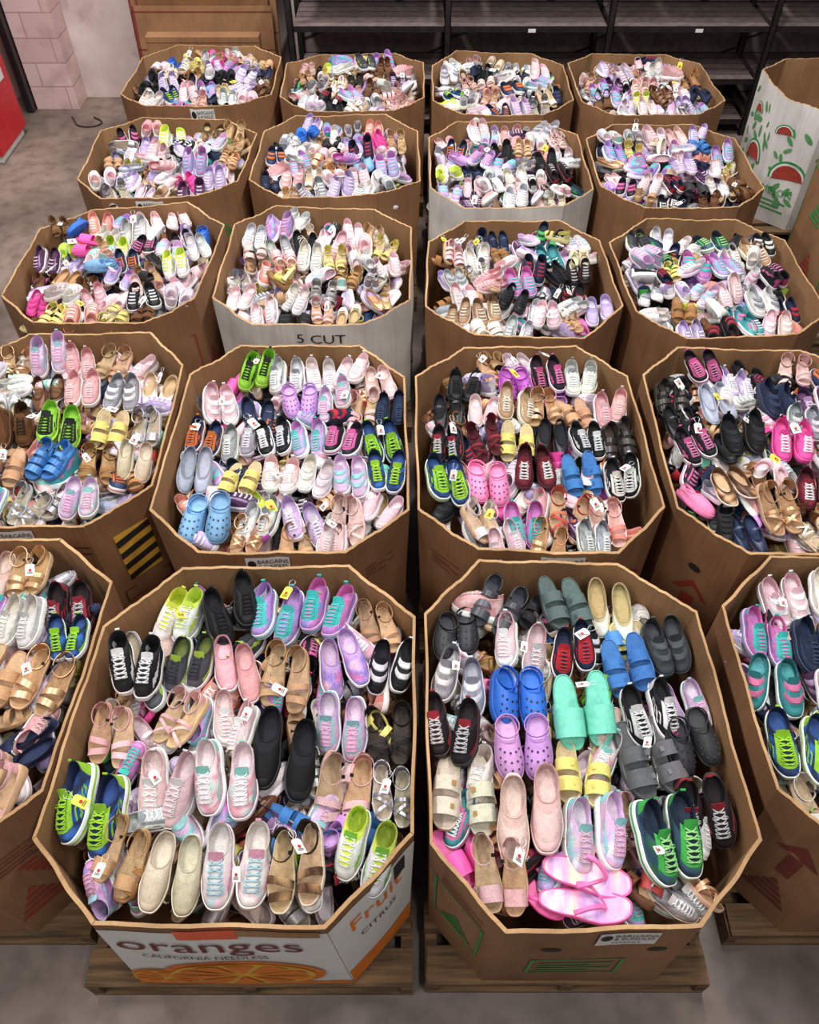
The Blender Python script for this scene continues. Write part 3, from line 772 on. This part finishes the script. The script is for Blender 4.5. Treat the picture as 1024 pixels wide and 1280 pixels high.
B_ = [(.30, 1.66, 'sport', 'darkgr', .9, -.4), (.54, 1.65, 'slide', 'greygrn', .98), (.72, 1.66, 'flatshoe', 'cream', 1.0), (.895, 1.49, 'velcro', 'darkgr', .92, .15), (.14, 1.55, 'clog', 'blackclog', .86, .0),
      (.375, 1.48, 'sneak3', 'pinkw', .9, -.1), (.55, 1.46, 'sneak2', 'navyred', .82), (.735, 1.40, 'slide', 'blueslide', .95, .1), (.78, 1.53, 'slide', 'yelslide', .85, .2, None, -.03), (.15, 1.37, 'velcro', 'greyw', .92),
      (.335, 1.28, 'clog', 'blueclog', .98), (.55, 1.24, 'slide1', 'mint', 1.08, .05), (.77, 1.24, 'sneak2', 'blackw', .92, .2), (.915, 1.27, 'sneak', 'pastel', .80, .2), (.12, 1.16, 'sneak3', 'blackred', .95, -.1),
      (.345, 1.12, 'clog', 'lilclog', .93), (.53, 1.04, 'slide', 'yelslide', .95), (.745, 1.07, 'slide', 'grslide', 1.12, .25), (.89, 1.11, 'clog', 'blackclog', .84, .2),
      (.15, .97, 'slide', 'beigesl', 1.1, -.08), (.345, .88, 'slip', 'ltpinkflat', 1.16, -.05, .16, .01), (.525, .85, 'sneak', 'pastel', .98, -.05), (.745, .80, 'sneak4', 'navygrn', 1.08, .1), (.895, .92, 'sneak', 'blackred', .97, .1),
      (.25, .74, 'sandal2', 'pinksand', .95, .1), (.49, .685, 'flip', 'flippas', 1.1, 1.45, .05, .0), (.14, .79, 'slide1', 'hotpink', .85, .4, 0, -.04), (.38, .70, 'flip', 'hotpink', .8, .9, 0, -.03), (.78, .67, 'sneak', 'greyw', .7, .8, 0, -.05)]
C_ = [(-.76, 2.97, 'high', 'neon', .82), (-.60, 2.95, 'sneak', 'whgrey', .82), (-.455, 2.96, 'sneak', 'white', .82), (-.31, 2.95, 'sneak2', 'ltpink', .80), (-.17, 2.88, 'slip', 'ltpinkflat', .85),
      (-.90, 2.73, 'velcro', 'pinkw', .88), (-.715, 2.69, 'flatshoe', 'navy', .9), (-.53, 2.76, 'clog', 'lilclog', .80), (-.37, 2.74, 'sneak', 'pastel', .80), (-.24, 2.72, 'sandal', 'pinksand', .8), (-.115, 2.72, 'sneak', 'navy', .75),
      (-.93, 2.53, 'sneak2', 'navyor', .80), (-.77, 2.50, 'sneak3', 'greyw', .82), (-.61, 2.52, 'sneak', 'blackw', .82), (-.46, 2.51, 'sneak', 'lilteal', .82), (-.31, 2.48, 'sneak4', 'blackpink', .84), (-.15, 2.52, 'sneak2', 'bluelime', .90),
      (-.93, 2.31, 'flatshoe', 'greyflat', .92), (-.74, 2.29, 'slide', 'yelslide', .82), (-.57, 2.28, 'sneak', 'pinkw', .84), (-.425, 2.29, 'velcro', 'white', .80), (-.27, 2.29, 'velcro', 'pastel', .82), (-.125, 2.30, 'sneak3', 'bluelime', .84),
      (-.85, 2.07, 'clog', 'ltblueclog', .98, -.05), (-.62, 2.05, 'sneak3', 'whgrey', .84), (-.445, 2.05, 'sneak', 'lilac', .88), (-.275, 2.05, 'sandal3', 'pinkfoot', .9, -.1), (-.14, 2.11, 'slip', 'ltpink', .84, -.3),
      (-.48, 1.95, 'sandal', 'tan', .75), (-.33, 1.96, 'sneak', 'ltpink', .7), (-.66, 1.955, 'sandal3', 'gold', .72)]
D_ = [(.37, 2.99, 'sandal', 'tan', .88, .3), (.22, 2.88, 'sneak2', 'black', .86), (.46, 2.86, 'clog', 'magclog', .83), (.61, 2.95, 'sneak', 'blackpink', .82), (.77, 2.92, 'sneak', 'whgrey', .85), (.50, 3.02, 'slip', 'glitter', .8),
      (.15, 2.71, 'jane', 'black', .88), (.30, 2.68, 'slip', 'ltpink', .82), (.44, 2.70, 'sneak', 'camel', .80), (.58, 2.68, 'sandal', 'gold', .88), (.72, 2.70, 'slide', 'tan', .85), (.87, 2.69, 'sneak', 'pink', .82),
      (.14, 2.50, 'sneak', 'blackred', .82), (.30, 2.50, 'sandal3', 'maroon', .85, .3), (.44, 2.51, 'slide', 'yelslide', .85, -.1), (.59, 2.52, 'flatshoe', 'black', .85), (.74, 2.49, 'sneak', 'blackw', .80), (.87, 2.50, 'sport', 'blacksand', .92, .1),
      (.125, 2.26, 'sneak2', 'bluelime', .95), (.295, 2.25, 'clog', 'pinkclog', .90, .05), (.50, 2.33, 'sneak4', 'maroon', .88), (.69, 2.31, 'slide', 'blueslide', .88, .1), (.865, 2.27, 'sneak2', 'blackw', .85, .1),
      (.43, 2.06, 'sneak4', 'purpink', .86), (.61, 2.07, 'sandal3', 'redsand', .92, -.1), (.77, 2.07, 'sandal', 'coral', .9, .2), (.26, 2.04, 'sandal2', 'whsand', .85, .4),
      (.52, 1.95, 'sandal', 'gold', .75), (.35, 1.95, 'sneak', 'ltpink', .7, .3), (.69, 1.95, 'sneak', 'greyw', .7)]
L1_ = [(-1.47, 1.80, 'sandal', 'gold', .9), (-1.62, 1.80, 'slip', 'ltpinkflat', .85), (-1.29, 1.69, 'sneak2', 'blackred', .9), (-1.42, 1.57, 'sneak', 'white', .85), (-1.24, 1.51, 'sneak3', 'bluelime', .75), (-1.45, 1.36, 'slide', 'tan', .9), (-1.29, 1.35, 'sandal', 'gold', 1.0, -.3),
       (-1.28, 1.14, 'flatshoe', 'navy', .9, -1.1), (-1.30, .98, 'sandal2', 'pinksand', .9, -.3), (-1.45, 1.12, 'sandal3', 'cognac', .9)]
R1_ = [(1.37, 1.69, 'velcro', 'pinkw', .9), (1.26, 1.52, 'sneak4', 'purpink', .85), (1.41, 1.46, 'sneak', 'navy', .9), (1.24, 1.33, 'velcro', 'teal', .9), (1.23, 1.09, 'sneak2', 'bluelime', .98), (1.41, 1.15, 'sneak3', 'bluelime', .95), (1.27, .94, 'sandal', 'whsand', .95), (1.42, 1.3, 'slip', 'ltpink', .85), (1.55, 1.7, 'sneak', 'white', .85)]
L2_ = [(-1.77, 3.07, 'high', 'pastel', .85), (-1.63, 3.07, 'sneak', 'pink', .8), (-1.45, 3.03, 'sandal', 'tan', .9), (-1.20, 2.86, 'flatshoe', 'cream', .9), (-1.73, 2.85, 'jane', 'brown', .88), (-1.54, 2.83, 'sneak3', 'pink', .84), (-1.35, 2.82, 'velcro', 'greyw', .84),
       (-1.57, 2.57, 'sneak2', 'neon', .95), (-1.77, 2.58, 'high', 'brown', .84), (-1.36, 2.58, 'slide', 'yelslide', .85), (-1.21, 2.62, 'sandal2', 'silver', .8), (-1.55, 2.36, 'sport', 'blueslide', .85), (-1.37, 2.37, 'sandal', 'cognac', .88), (-1.76, 2.37, 'slide', 'tan', .88), (-1.60, 2.16, 'sandal3', 'silver', .82), (-1.38, 2.17, 'sneak', 'pastel', .82), (-1.76, 2.16, 'sneak4', 'lilteal', .82), (-1.21, 2.40, 'slip', 'canvas', .8)]
R2_ = [(1.375, 3.0, 'sneak4', 'blackpink', .82), (1.38, 2.78, 'flatshoe', 'greyflat', .95), (1.63, 2.76, 'velcro', 'navy', .86), (1.80, 2.98, 'sandal', 'pinkfoot', .86), (1.17, 2.80, 'sport', 'blacksand', .84), (1.43, 2.55, 'velcro', 'black', .92), (1.63, 2.48, 'sneak3', 'hotpink', .9), (1.22, 2.50, 'sneak', 'blackpink', .84, .3),
       (1.31, 2.23, 'flatshoe', 'leo', .98, .2), (1.47, 2.13, 'sandal3', 'gold', 1.0, .15), (1.66, 2.22, 'sneak2', 'maroon', .84), (1.60, 2.97, 'flatshoe', 'black', .85), (1.8, 2.72, 'sneak', 'plum', .84), (1.82, 2.45, 'slide', 'pinksand', .86), (1.17, 2.62, 'jane', 'black', .84)]

A = mk('A', -1.12, -.015, .565, 1.80, 0, A_, c=.24, up=.008, flare=.022)
B = mk('B', .03, .995, .565, 1.82, 0, B_, c=.22, up=.008, flare=.015)
L1 = mk('L1', -2.20, -1.15, .72, 1.94, 0, L1_, [1, 1, .8, 1.8, 1, .7, .7], True, up=.005, flare=.02)
R1 = mk('R1', 1.10, 2.15, .72, 1.85, 0, R1_, [1, 1.3, 1.2, 1, 1, .7, .7], True, up=.005, flare=.02)
C = mk('C', -1.06, -.05, 1.86, 3.11, 1, C_, up=.022)
Dd = mk('D', .012, .985, 1.85, 3.14, 1, D_, up=.022)
L2 = mk('L2', -2.12, -1.09, 1.99, 3.22, 1, L2_, [1.1, 1, .9, 1.6, .6, .6, .6], True, up=.018)
R2 = mk('R2', 1.04, 2.08, 1.87, 3.13, 1, R2_, [.8, .8, 1.3, 1, 1.6, .6, .6], True, up=.018)
U = .024
L3 = mk('L3', -2.15, -1.12, 3.28, 4.44, 2, None, [1, 1.7, .8, .8, .8, 1.3, 1.3], up=U)
C3 = mk('C3', -1.05, -.03, 3.28, 4.44, 2, None, [1.5, .5, .6, 1.3, 1.3, .3, .4], up=U, mat=M_CBW)
D3 = mk('D3', .06, 1.04, 3.19, 4.30, 2, None, [1.2, .8, .9, 1.6, 1, .3, .3], up=U)
R3 = mk('R3', 1.10, 2.08, 3.18, 4.30, 2, None, [.9, 1.1, 1.7, .8, 1, .6, .5], up=U)
L4 = mk('L4', -2.10, -1.09, 4.53, 5.64, 2, None, [1.3, .6, .7, 1.7, 1.3, .2, .3], up=U)
C4 = mk('C4', -1.04, .0, 4.53, 5.68, 2, None, [1, 1.6, 1.4, .8, 1, .6, .4], up=U)
D4 = mk('D4', .07, 1.08, 4.43, 5.60, 2, None, [1, 1, 1.6, .8, 1, .6, .4], up=U, mat=M_CBW)
R4 = mk('R4', 1.12, 2.12, 4.45, 5.55, 2, None, [.9, 2.0, .9, .9, 1, .8, .7], up=U)
L5 = mk('L5', -2.14, -1.05, 5.80, 6.95, 2, None, [1, 1.5, .8, 1.1, 1, .8, 1.2], up=U-.01, c=.24)
C5 = mk('C5', -.98, .05, 5.76, 6.80, 2, None, [1, .7, .9, 1.8, 1, .3, .3], up=U-.01)
D5 = mk('D5', .10, 1.12, 5.68, 6.80, 2, None, [1.3, .4, 1.4, 1.3, 1, .2, .2], up=U-.01)
R5 = mk('R5', 1.16, 2.18, 5.68, 6.80, 2, None, [1.3, .5, .8, 1.6, 1.2, .2, .2], up=U-.01)

# prints
H = .683
for b_, u in ((B, .08), (C, -.02), (Dd, .06), (L5, .1), (L2, .0), (L4, 0)): b_.label(u)
for fi in (0, 1):
    W, _ = A.dims(fi)
    A.rect('white_print', fi, -W/2, W/2, .02, H-.04, M_LABEL, .002)
    A.rect('orange_band', fi, -W/2, W/2, .02, .06, M_INKO, .0035)
A.rect('orange_band', 1, -.17, .17, .06, .16, M_INKO, .0035)
A.text('fruit_lettering', 0, 'oranges', -.03, .52, .17, M_INKM, .006, 1.0)
A.text('fruit_lettering', 0, 'CALIFORNIA NEEDLESS', -.06, .405, .05, M_INKK, .006, .7)
for u, v, r, rv in ((.02, .20, .24, .17), (-.22, .14, .12, .10)):
    A.decal('orange_slice', 0, [[(u+r*math.cos(a), v+rv*math.sin(a)) for a in np.arange(0, 2*PI, PI/14)]], M_INKO, .007)
    A.decal('orange_slice', 0, [[(u+r*.88*math.cos(a), v+rv*.85*math.sin(a)) for a in np.arange(0, 2*PI, PI/14)]], M_INKY, .009)
    A.decal('orange_slice', 0, [[(u+r*.12*math.cos(a0+.3), v+rv*.12*math.sin(a0+.3)), (u+r*.78*math.cos(a0+.06), v+rv*.76*math.sin(a0+.06)), (u+r*.8*math.cos(a0+.3), v+rv*.8*math.sin(a0+.3)), (u+r*.78*math.cos(a0+.54), v+rv*.76*math.sin(a0+.54))] for a0 in np.arange(0, 2*PI-.1, PI/5)], M_INKO, .011)
A.text('fruit_lettering', 1, 'Fruit', 0, .52, .12, M_INKO, .006)
A.text('fruit_lettering', 1, 'CITRUS', 0, .40, .05, M_INKM, .006)
A.rect('black_panel', 1, .08, .13, .54, .63, M_INKK, .006, 2, 2)
A.rect('orange_tape', 0, -.10, .07, H-.08, H-.004, M_TAPEO, .008, 6, 2)
A.rect('rim_tape', 0, .07, .30, H-.06, H-.006, M_CB2, .007, 6, 2)
A.lines(7, 0, .5, .2, 4, M_INKR)
B.frame(7, -.12, .10, .22, .52, M_INKG); B.tri(7, -.01, .26, .16, M_INKG); B.lines(7, 0, .58, .18, 3, M_INKM)
B.frame(0, -.16, .12, .16, .36, M_INKP, .012); B.lines(0, -.02, .30, .22, 4, M_INKP, .035, .016); B.hole(0, -.12, .5); B.hole(0, .19, .47)
B.tri(1, .02, .15, .2, M_INKG)
L1.tri(1, -.05, .12, .22, M_INKR); L1.tri(1, .05, .42, .18, M_INKR, False); L1.lines(1, .0, .52, .2, 5, M_INKM); L1.tri(2, -.3, .15, .25, M_INKR); L1.frame(2, -.15, .1, .2, .5, M_INKG)
R1.tri(7, 0, .12, .2, M_INKM); R1.arrow(7, .0, .32, .22, M_INKM); R1.frame(6, .05, .25, .2, .45, M_INKM); R1.hole(6, .0, .45); R1.arrow(0, -.15, .15, .3, M_INKR)
L2.hazard(1, -.07, .09, .25, .55); L2.lines(0, .2, .55, .16, 4, M_INKK, .02, .005); L2.frame(1, -.12, .12, .12, .2, M_INKM)
R2.hole(7, 0, .45); R2.arrow(7, .02, .12, .26, M_INKR); R2.frame(0, -.2, .0, .2, .45, M_INKR); R2.lines(0, .1, .5, .2, 4, M_INKM)
L3.frame(1, -.1, .1, .2, .5, M_INKR); L3.lines(0, .15, .5, .2, 4, M_INKM); L3.tri(2, -.3, .2, .2, M_INKR)
C3.text('marker_writing', 0, '5 CUT', .06, .60, .075, M_INKK, .006, 1.2)
D4.text('marker_writing', 0, 'FRESH', .0, .5, .06, M_INKK, .006); D4.rect('black_panel', 0, .2, .28, .42, .52, M_INKK, .005, 2, 2); D4.lines(0, -.2, .55, .14, 3, M_INKP)
C.lines(1, 0, .5, .15, 4, M_INKM); Dd.lines(7, 0, .5, .15, 4, M_INKM); Dd.arrow(1, 0, .2, .25, M_INKR); D3.tri(0, 0, .4, .1, M_INKR); R3.lines(0, 0, .5, .3, 5, M_INKR)
L4.frame(0, -.2, .1, .3, .5, M_INKR); L4.tri(1, 0, .35, .15, M_INKG); C4.lines(0, 0, .55, .3, 4, M_INKM); R4.lines(0, 0, .5, .3, 3, M_INKM)

# tall produce bins on the right, behind
W1 = Bin(2.46, 3.5, 5.35, 6.30, zr=.95, mat=M_CBW, seed=50, name='watermelon_bin'); pallet(2.44, 3.48, 5.32, 6.30)
def melon(b, fi, u, v, r):
    arc = lambda R, n=14: [(u+R*math.cos(a), v+R*.9*math.sin(a)) for a in np.linspace(PI*.05, PI*1.05, n)]
    b.decal('melon_rind', fi, [arc(r)], M_INKG, .004); b.decal('melon_pith', fi, [arc(r*.88)], M_LABEL, .006); b.decal('melon_flesh', fi, [arc(r*.78)], M_INKR, .008)
rr = np.random.default_rng(3)
for fi in (6, 7, 0):
    W, _ = W1.dims(fi)
    for _ in range(30 if fi != 7 else 16):
        u, v = rr.uniform(-W/2+.05, W/2-.05), rr.uniform(.1, .74); r, a0 = rr.uniform(.025, .05), rr.uniform(0, 3)
        W1.decal('printed_leaf', fi, [[(u+r*math.cos(a)*math.cos(a0)-r*.4*math.sin(a)*math.sin(a0), v+r*math.cos(a)*math.sin(a0)+r*.4*math.sin(a)*math.cos(a0)) for a in np.arange(0, 2*PI, PI/5)]], M_INKP, .0035)
    melon(W1, fi, .04, .34, .14); melon(W1, fi, -.08, .62, .07)
    W1.lines(fi, 0, .16, .18, 3, M_INKG, .03, .012); W1.text('fruit_lettering', fi, 'MELON', 0, .24, .07, M_INKG, .009)
W1.rect('orange_sticker', 0, -.28, -.08, .62, .74, M_TAPEO, .012)
W2 = Bin(2.50, 3.5, 4.1, 5.12, zr=.96, mat=M_CB, seed=51, name='produce_bin'); pallet(2.46, 3.48, 4.08, 5.14)
for fi in (6, 7, 0):
    W2.tri(fi, -.05, .45, .18, M_INKG); W2.tri(fi, .06, .15, .2, M_INKR); W2.lines(fi, 0, .72, .2, 4, M_INKM)
W2.frame(6, -.3, .3, .1, .7, M_INKG)

# ------------------------------------------------------------------ room
f = Boxes(); f.box(-7, 7, -3, 8.1, -.1, 0); f.obj('floor', [M_FLOOR])
w = Boxes(); w.box(-7, 7, 7.95, 8.1, 0, 5); w.obj('wall_back', [M_PLAST])
p = Boxes(); p.box(-3.52, -3.13, 7.68, 7.945, 0, 5); p.obj('block_pillar', [M_BLOCK])
d = Boxes(); d.box(-3.59, -3.53, 7.60, 7.9, 0, 2.6); d.box(-4.9, -3.59, 7.8, 7.9, 2.5, 2.6); d.obj('steel_door_frame', [M_POST], bevel=.005)
v = Boxes(); v.box(-4.30, -3.45, 6.6, 7.2, .07, 1.9, 0); v.box(-4.27, -3.48, 6.63, 7.17, 0, .07, 1); v.box(-3.449, -3.444, 6.7, 7.1, .5, .62, 1); v.box(-4.2, -3.55, 6.594, 6.599, .7, 1.6, 1)
v.obj('red_drinks_cooler', [M_RED, M_WHITE], bevel=.03)

sh = empty('steel_shelving', (1.5, 7.4, 0))
def ch(bx, name, mats, bevel=0):
    bx.V = [Vector(q)-Vector((1.5, 7.4, 0)) for q in bx.V]
    return bx.obj(name, mats, sh, bevel)
b = Boxes()
xs = [-1.02, .25, 1.56, 2.87, 4.18]
for x in xs:
    for y in (7.14, 7.72):
        b.box(x-.026, x+.026, y, y+.006, 0, 2.2); b.box(x-.026, x-.020, y, y+.035, 0, 2.2); b.box(x+.020, x+.026, y, y+.035, 0, 2.2)
    b.box(x-.01, x+.01, 7.17, 7.72, .2, .24); b.box(x-.01, x+.01, 7.17, 7.72, 1.4, 1.44)
ch(b, 'posts', [M_POST])
b = Boxes()
for i in range(4):
    a, c = xs[i]+.024, xs[i+1]-.024
    for z in (.13, .46, .86, 1.35):
        b.box(a, c, 7.16, 7.74, z-.004, z, 0)
        b.box(a, c, 7.148, 7.16, z-.035, z+.006, 1); b.box(a, c, 7.74, 7.75, z-.04, z+.006, 1)
        for k in range(1, 5): b.box(a, c, 7.16+k*.116-.002, 7.16+k*.116+.002, z, z+.002, 1)
    b.box(a, c, 7.76, 7.77, .1, 2.1, 0)
ch(b, 'shelf_decks', [M_SHELF, M_POST])
b = Boxes()
for x in (.9, 2.25): b.box(x, x+.06, 7.142, 7.146, .825, .85)
ch(b, 'price_tags', [M_LABEL])
b = Boxes()
for i in range(4):
    a, c = xs[i], xs[i+1]
    for z0 in (.05, .55):
        ang = math.atan2(.45, c-a); rot = Matrix.Rotation(-ang, 3, 'Y'); Ld = math.hypot(c-a, .45)
        b.box(a, a+Ld, 7.755, 7.759, z0, z0+.02, 0, rot, (a, 7.75, z0))
ch(b, 'braces', [M_POST])

# flattened cartons leaning on the wall
st = Boxes()
for k in range(6):
    rot = Matrix.Rotation(math.radians(-5-k*.9), 3, 'X')
    x0 = -2.42+rng.uniform(-.04, .10); x1 = -1.16+rng.uniform(-.10, .03); y = 7.72-k*.045
    zt = 1.3-k*.085
    st.box(x0, x1, y, y+.012, 0.0, zt, k % 2, rot, (0, y, 0))
    for zz in (zt*.3, zt*.62, zt-.05): st.box(x0, x1, y-.002, y, zz, zz+.012, 2, rot, (0, y, 0))
    st.box(x0, x0+.02, y-.002, y, 0, zt, 2, rot, (0, y, 0))
st.obj('flattened_carton_stack', [M_CBD, M_CB, M_INKM])
cb = empty('brown_carton', (-1.78, 7.18, 0))
q = Boxes(); q.box(-.42, .50, -.06, .06, 0, .80, 0); q.box(-.425, .505, -.064, .064, .36, .366, 1); q.box(-.425, .505, -.064, .064, .76, .766, 1)
q.obj('carton_body', [M_CB, M_CBD], cb, .004)
q = Boxes(); q.box(-.07, .09, -.068, -.066, .66, .72, 0); q.box(-.3, -.2, -.068, -.066, .68, .70, 0); q.box(.25, .4, -.068, -.066, .66, .665, 0); q.obj('hand_hole', [M_INKK], cb)
cu = bpy.data.curves.new('floor_cable', 'CURVE'); cu.dimensions = '3D'; sp = cu.splines.new('BEZIER'); pts = [(-3.15, 7.5, .01), (-3.0, 7.3, .01), (-2.85, 7.36, .01), (-2.95, 7.5, .01)]
sp.bezier_points.add(3)
for bp, q_ in zip(sp.bezier_points, pts): bp.co = q_; bp.handle_left_type = bp.handle_right_type = 'AUTO'
cu.bevel_depth = .006; cu.materials.append(M_INKK); link(bpy.data.objects.new('floor_cable', cu))

# ------------------------------------------------------------------ light
def area(x, y, z, sx, sy, e, col=(1, .985, .965)):
    l = bpy.data.lights.new('ceiling_light', 'AREA'); l.shape = 'RECTANGLE'; l.size = sx; l.size_y = sy; l.energy = e; l.color = col
    o = bpy.data.objects.new('ceiling_light', l); o.location = (x, y, z); link(o)
for x in (-2.2, 1.2):
    for y, e in ((-.6, 44), (2.6, 74), (5.8, 92)): area(x, y, 5.0, .35, 2.0, e*1.85)
wd = bpy.data.worlds.new('w'); scn.world = wd; wd.use_nodes = True
wd.node_tree.nodes['Background'].inputs[0].default_value = (.92, .96, 1, 1); wd.node_tree.nodes['Background'].inputs[1].default_value = .18

cam = bpy.data.cameras.new('camera'); co = bpy.data.objects.new('camera', cam); link(co)
cam.sensor_width = 36; cam.lens = 28.125; cam.shift_x = -.007; cam.clip_end = 100
co.location = (0, 0, 3.21); co.rotation_euler = (math.radians(40.6), 0, 0)
scn.camera = co
scn.view_settings.view_transform = 'Standard'
print('faces', sum(len(o.data.polygons) for o in scn.objects if o.type == 'MESH'))
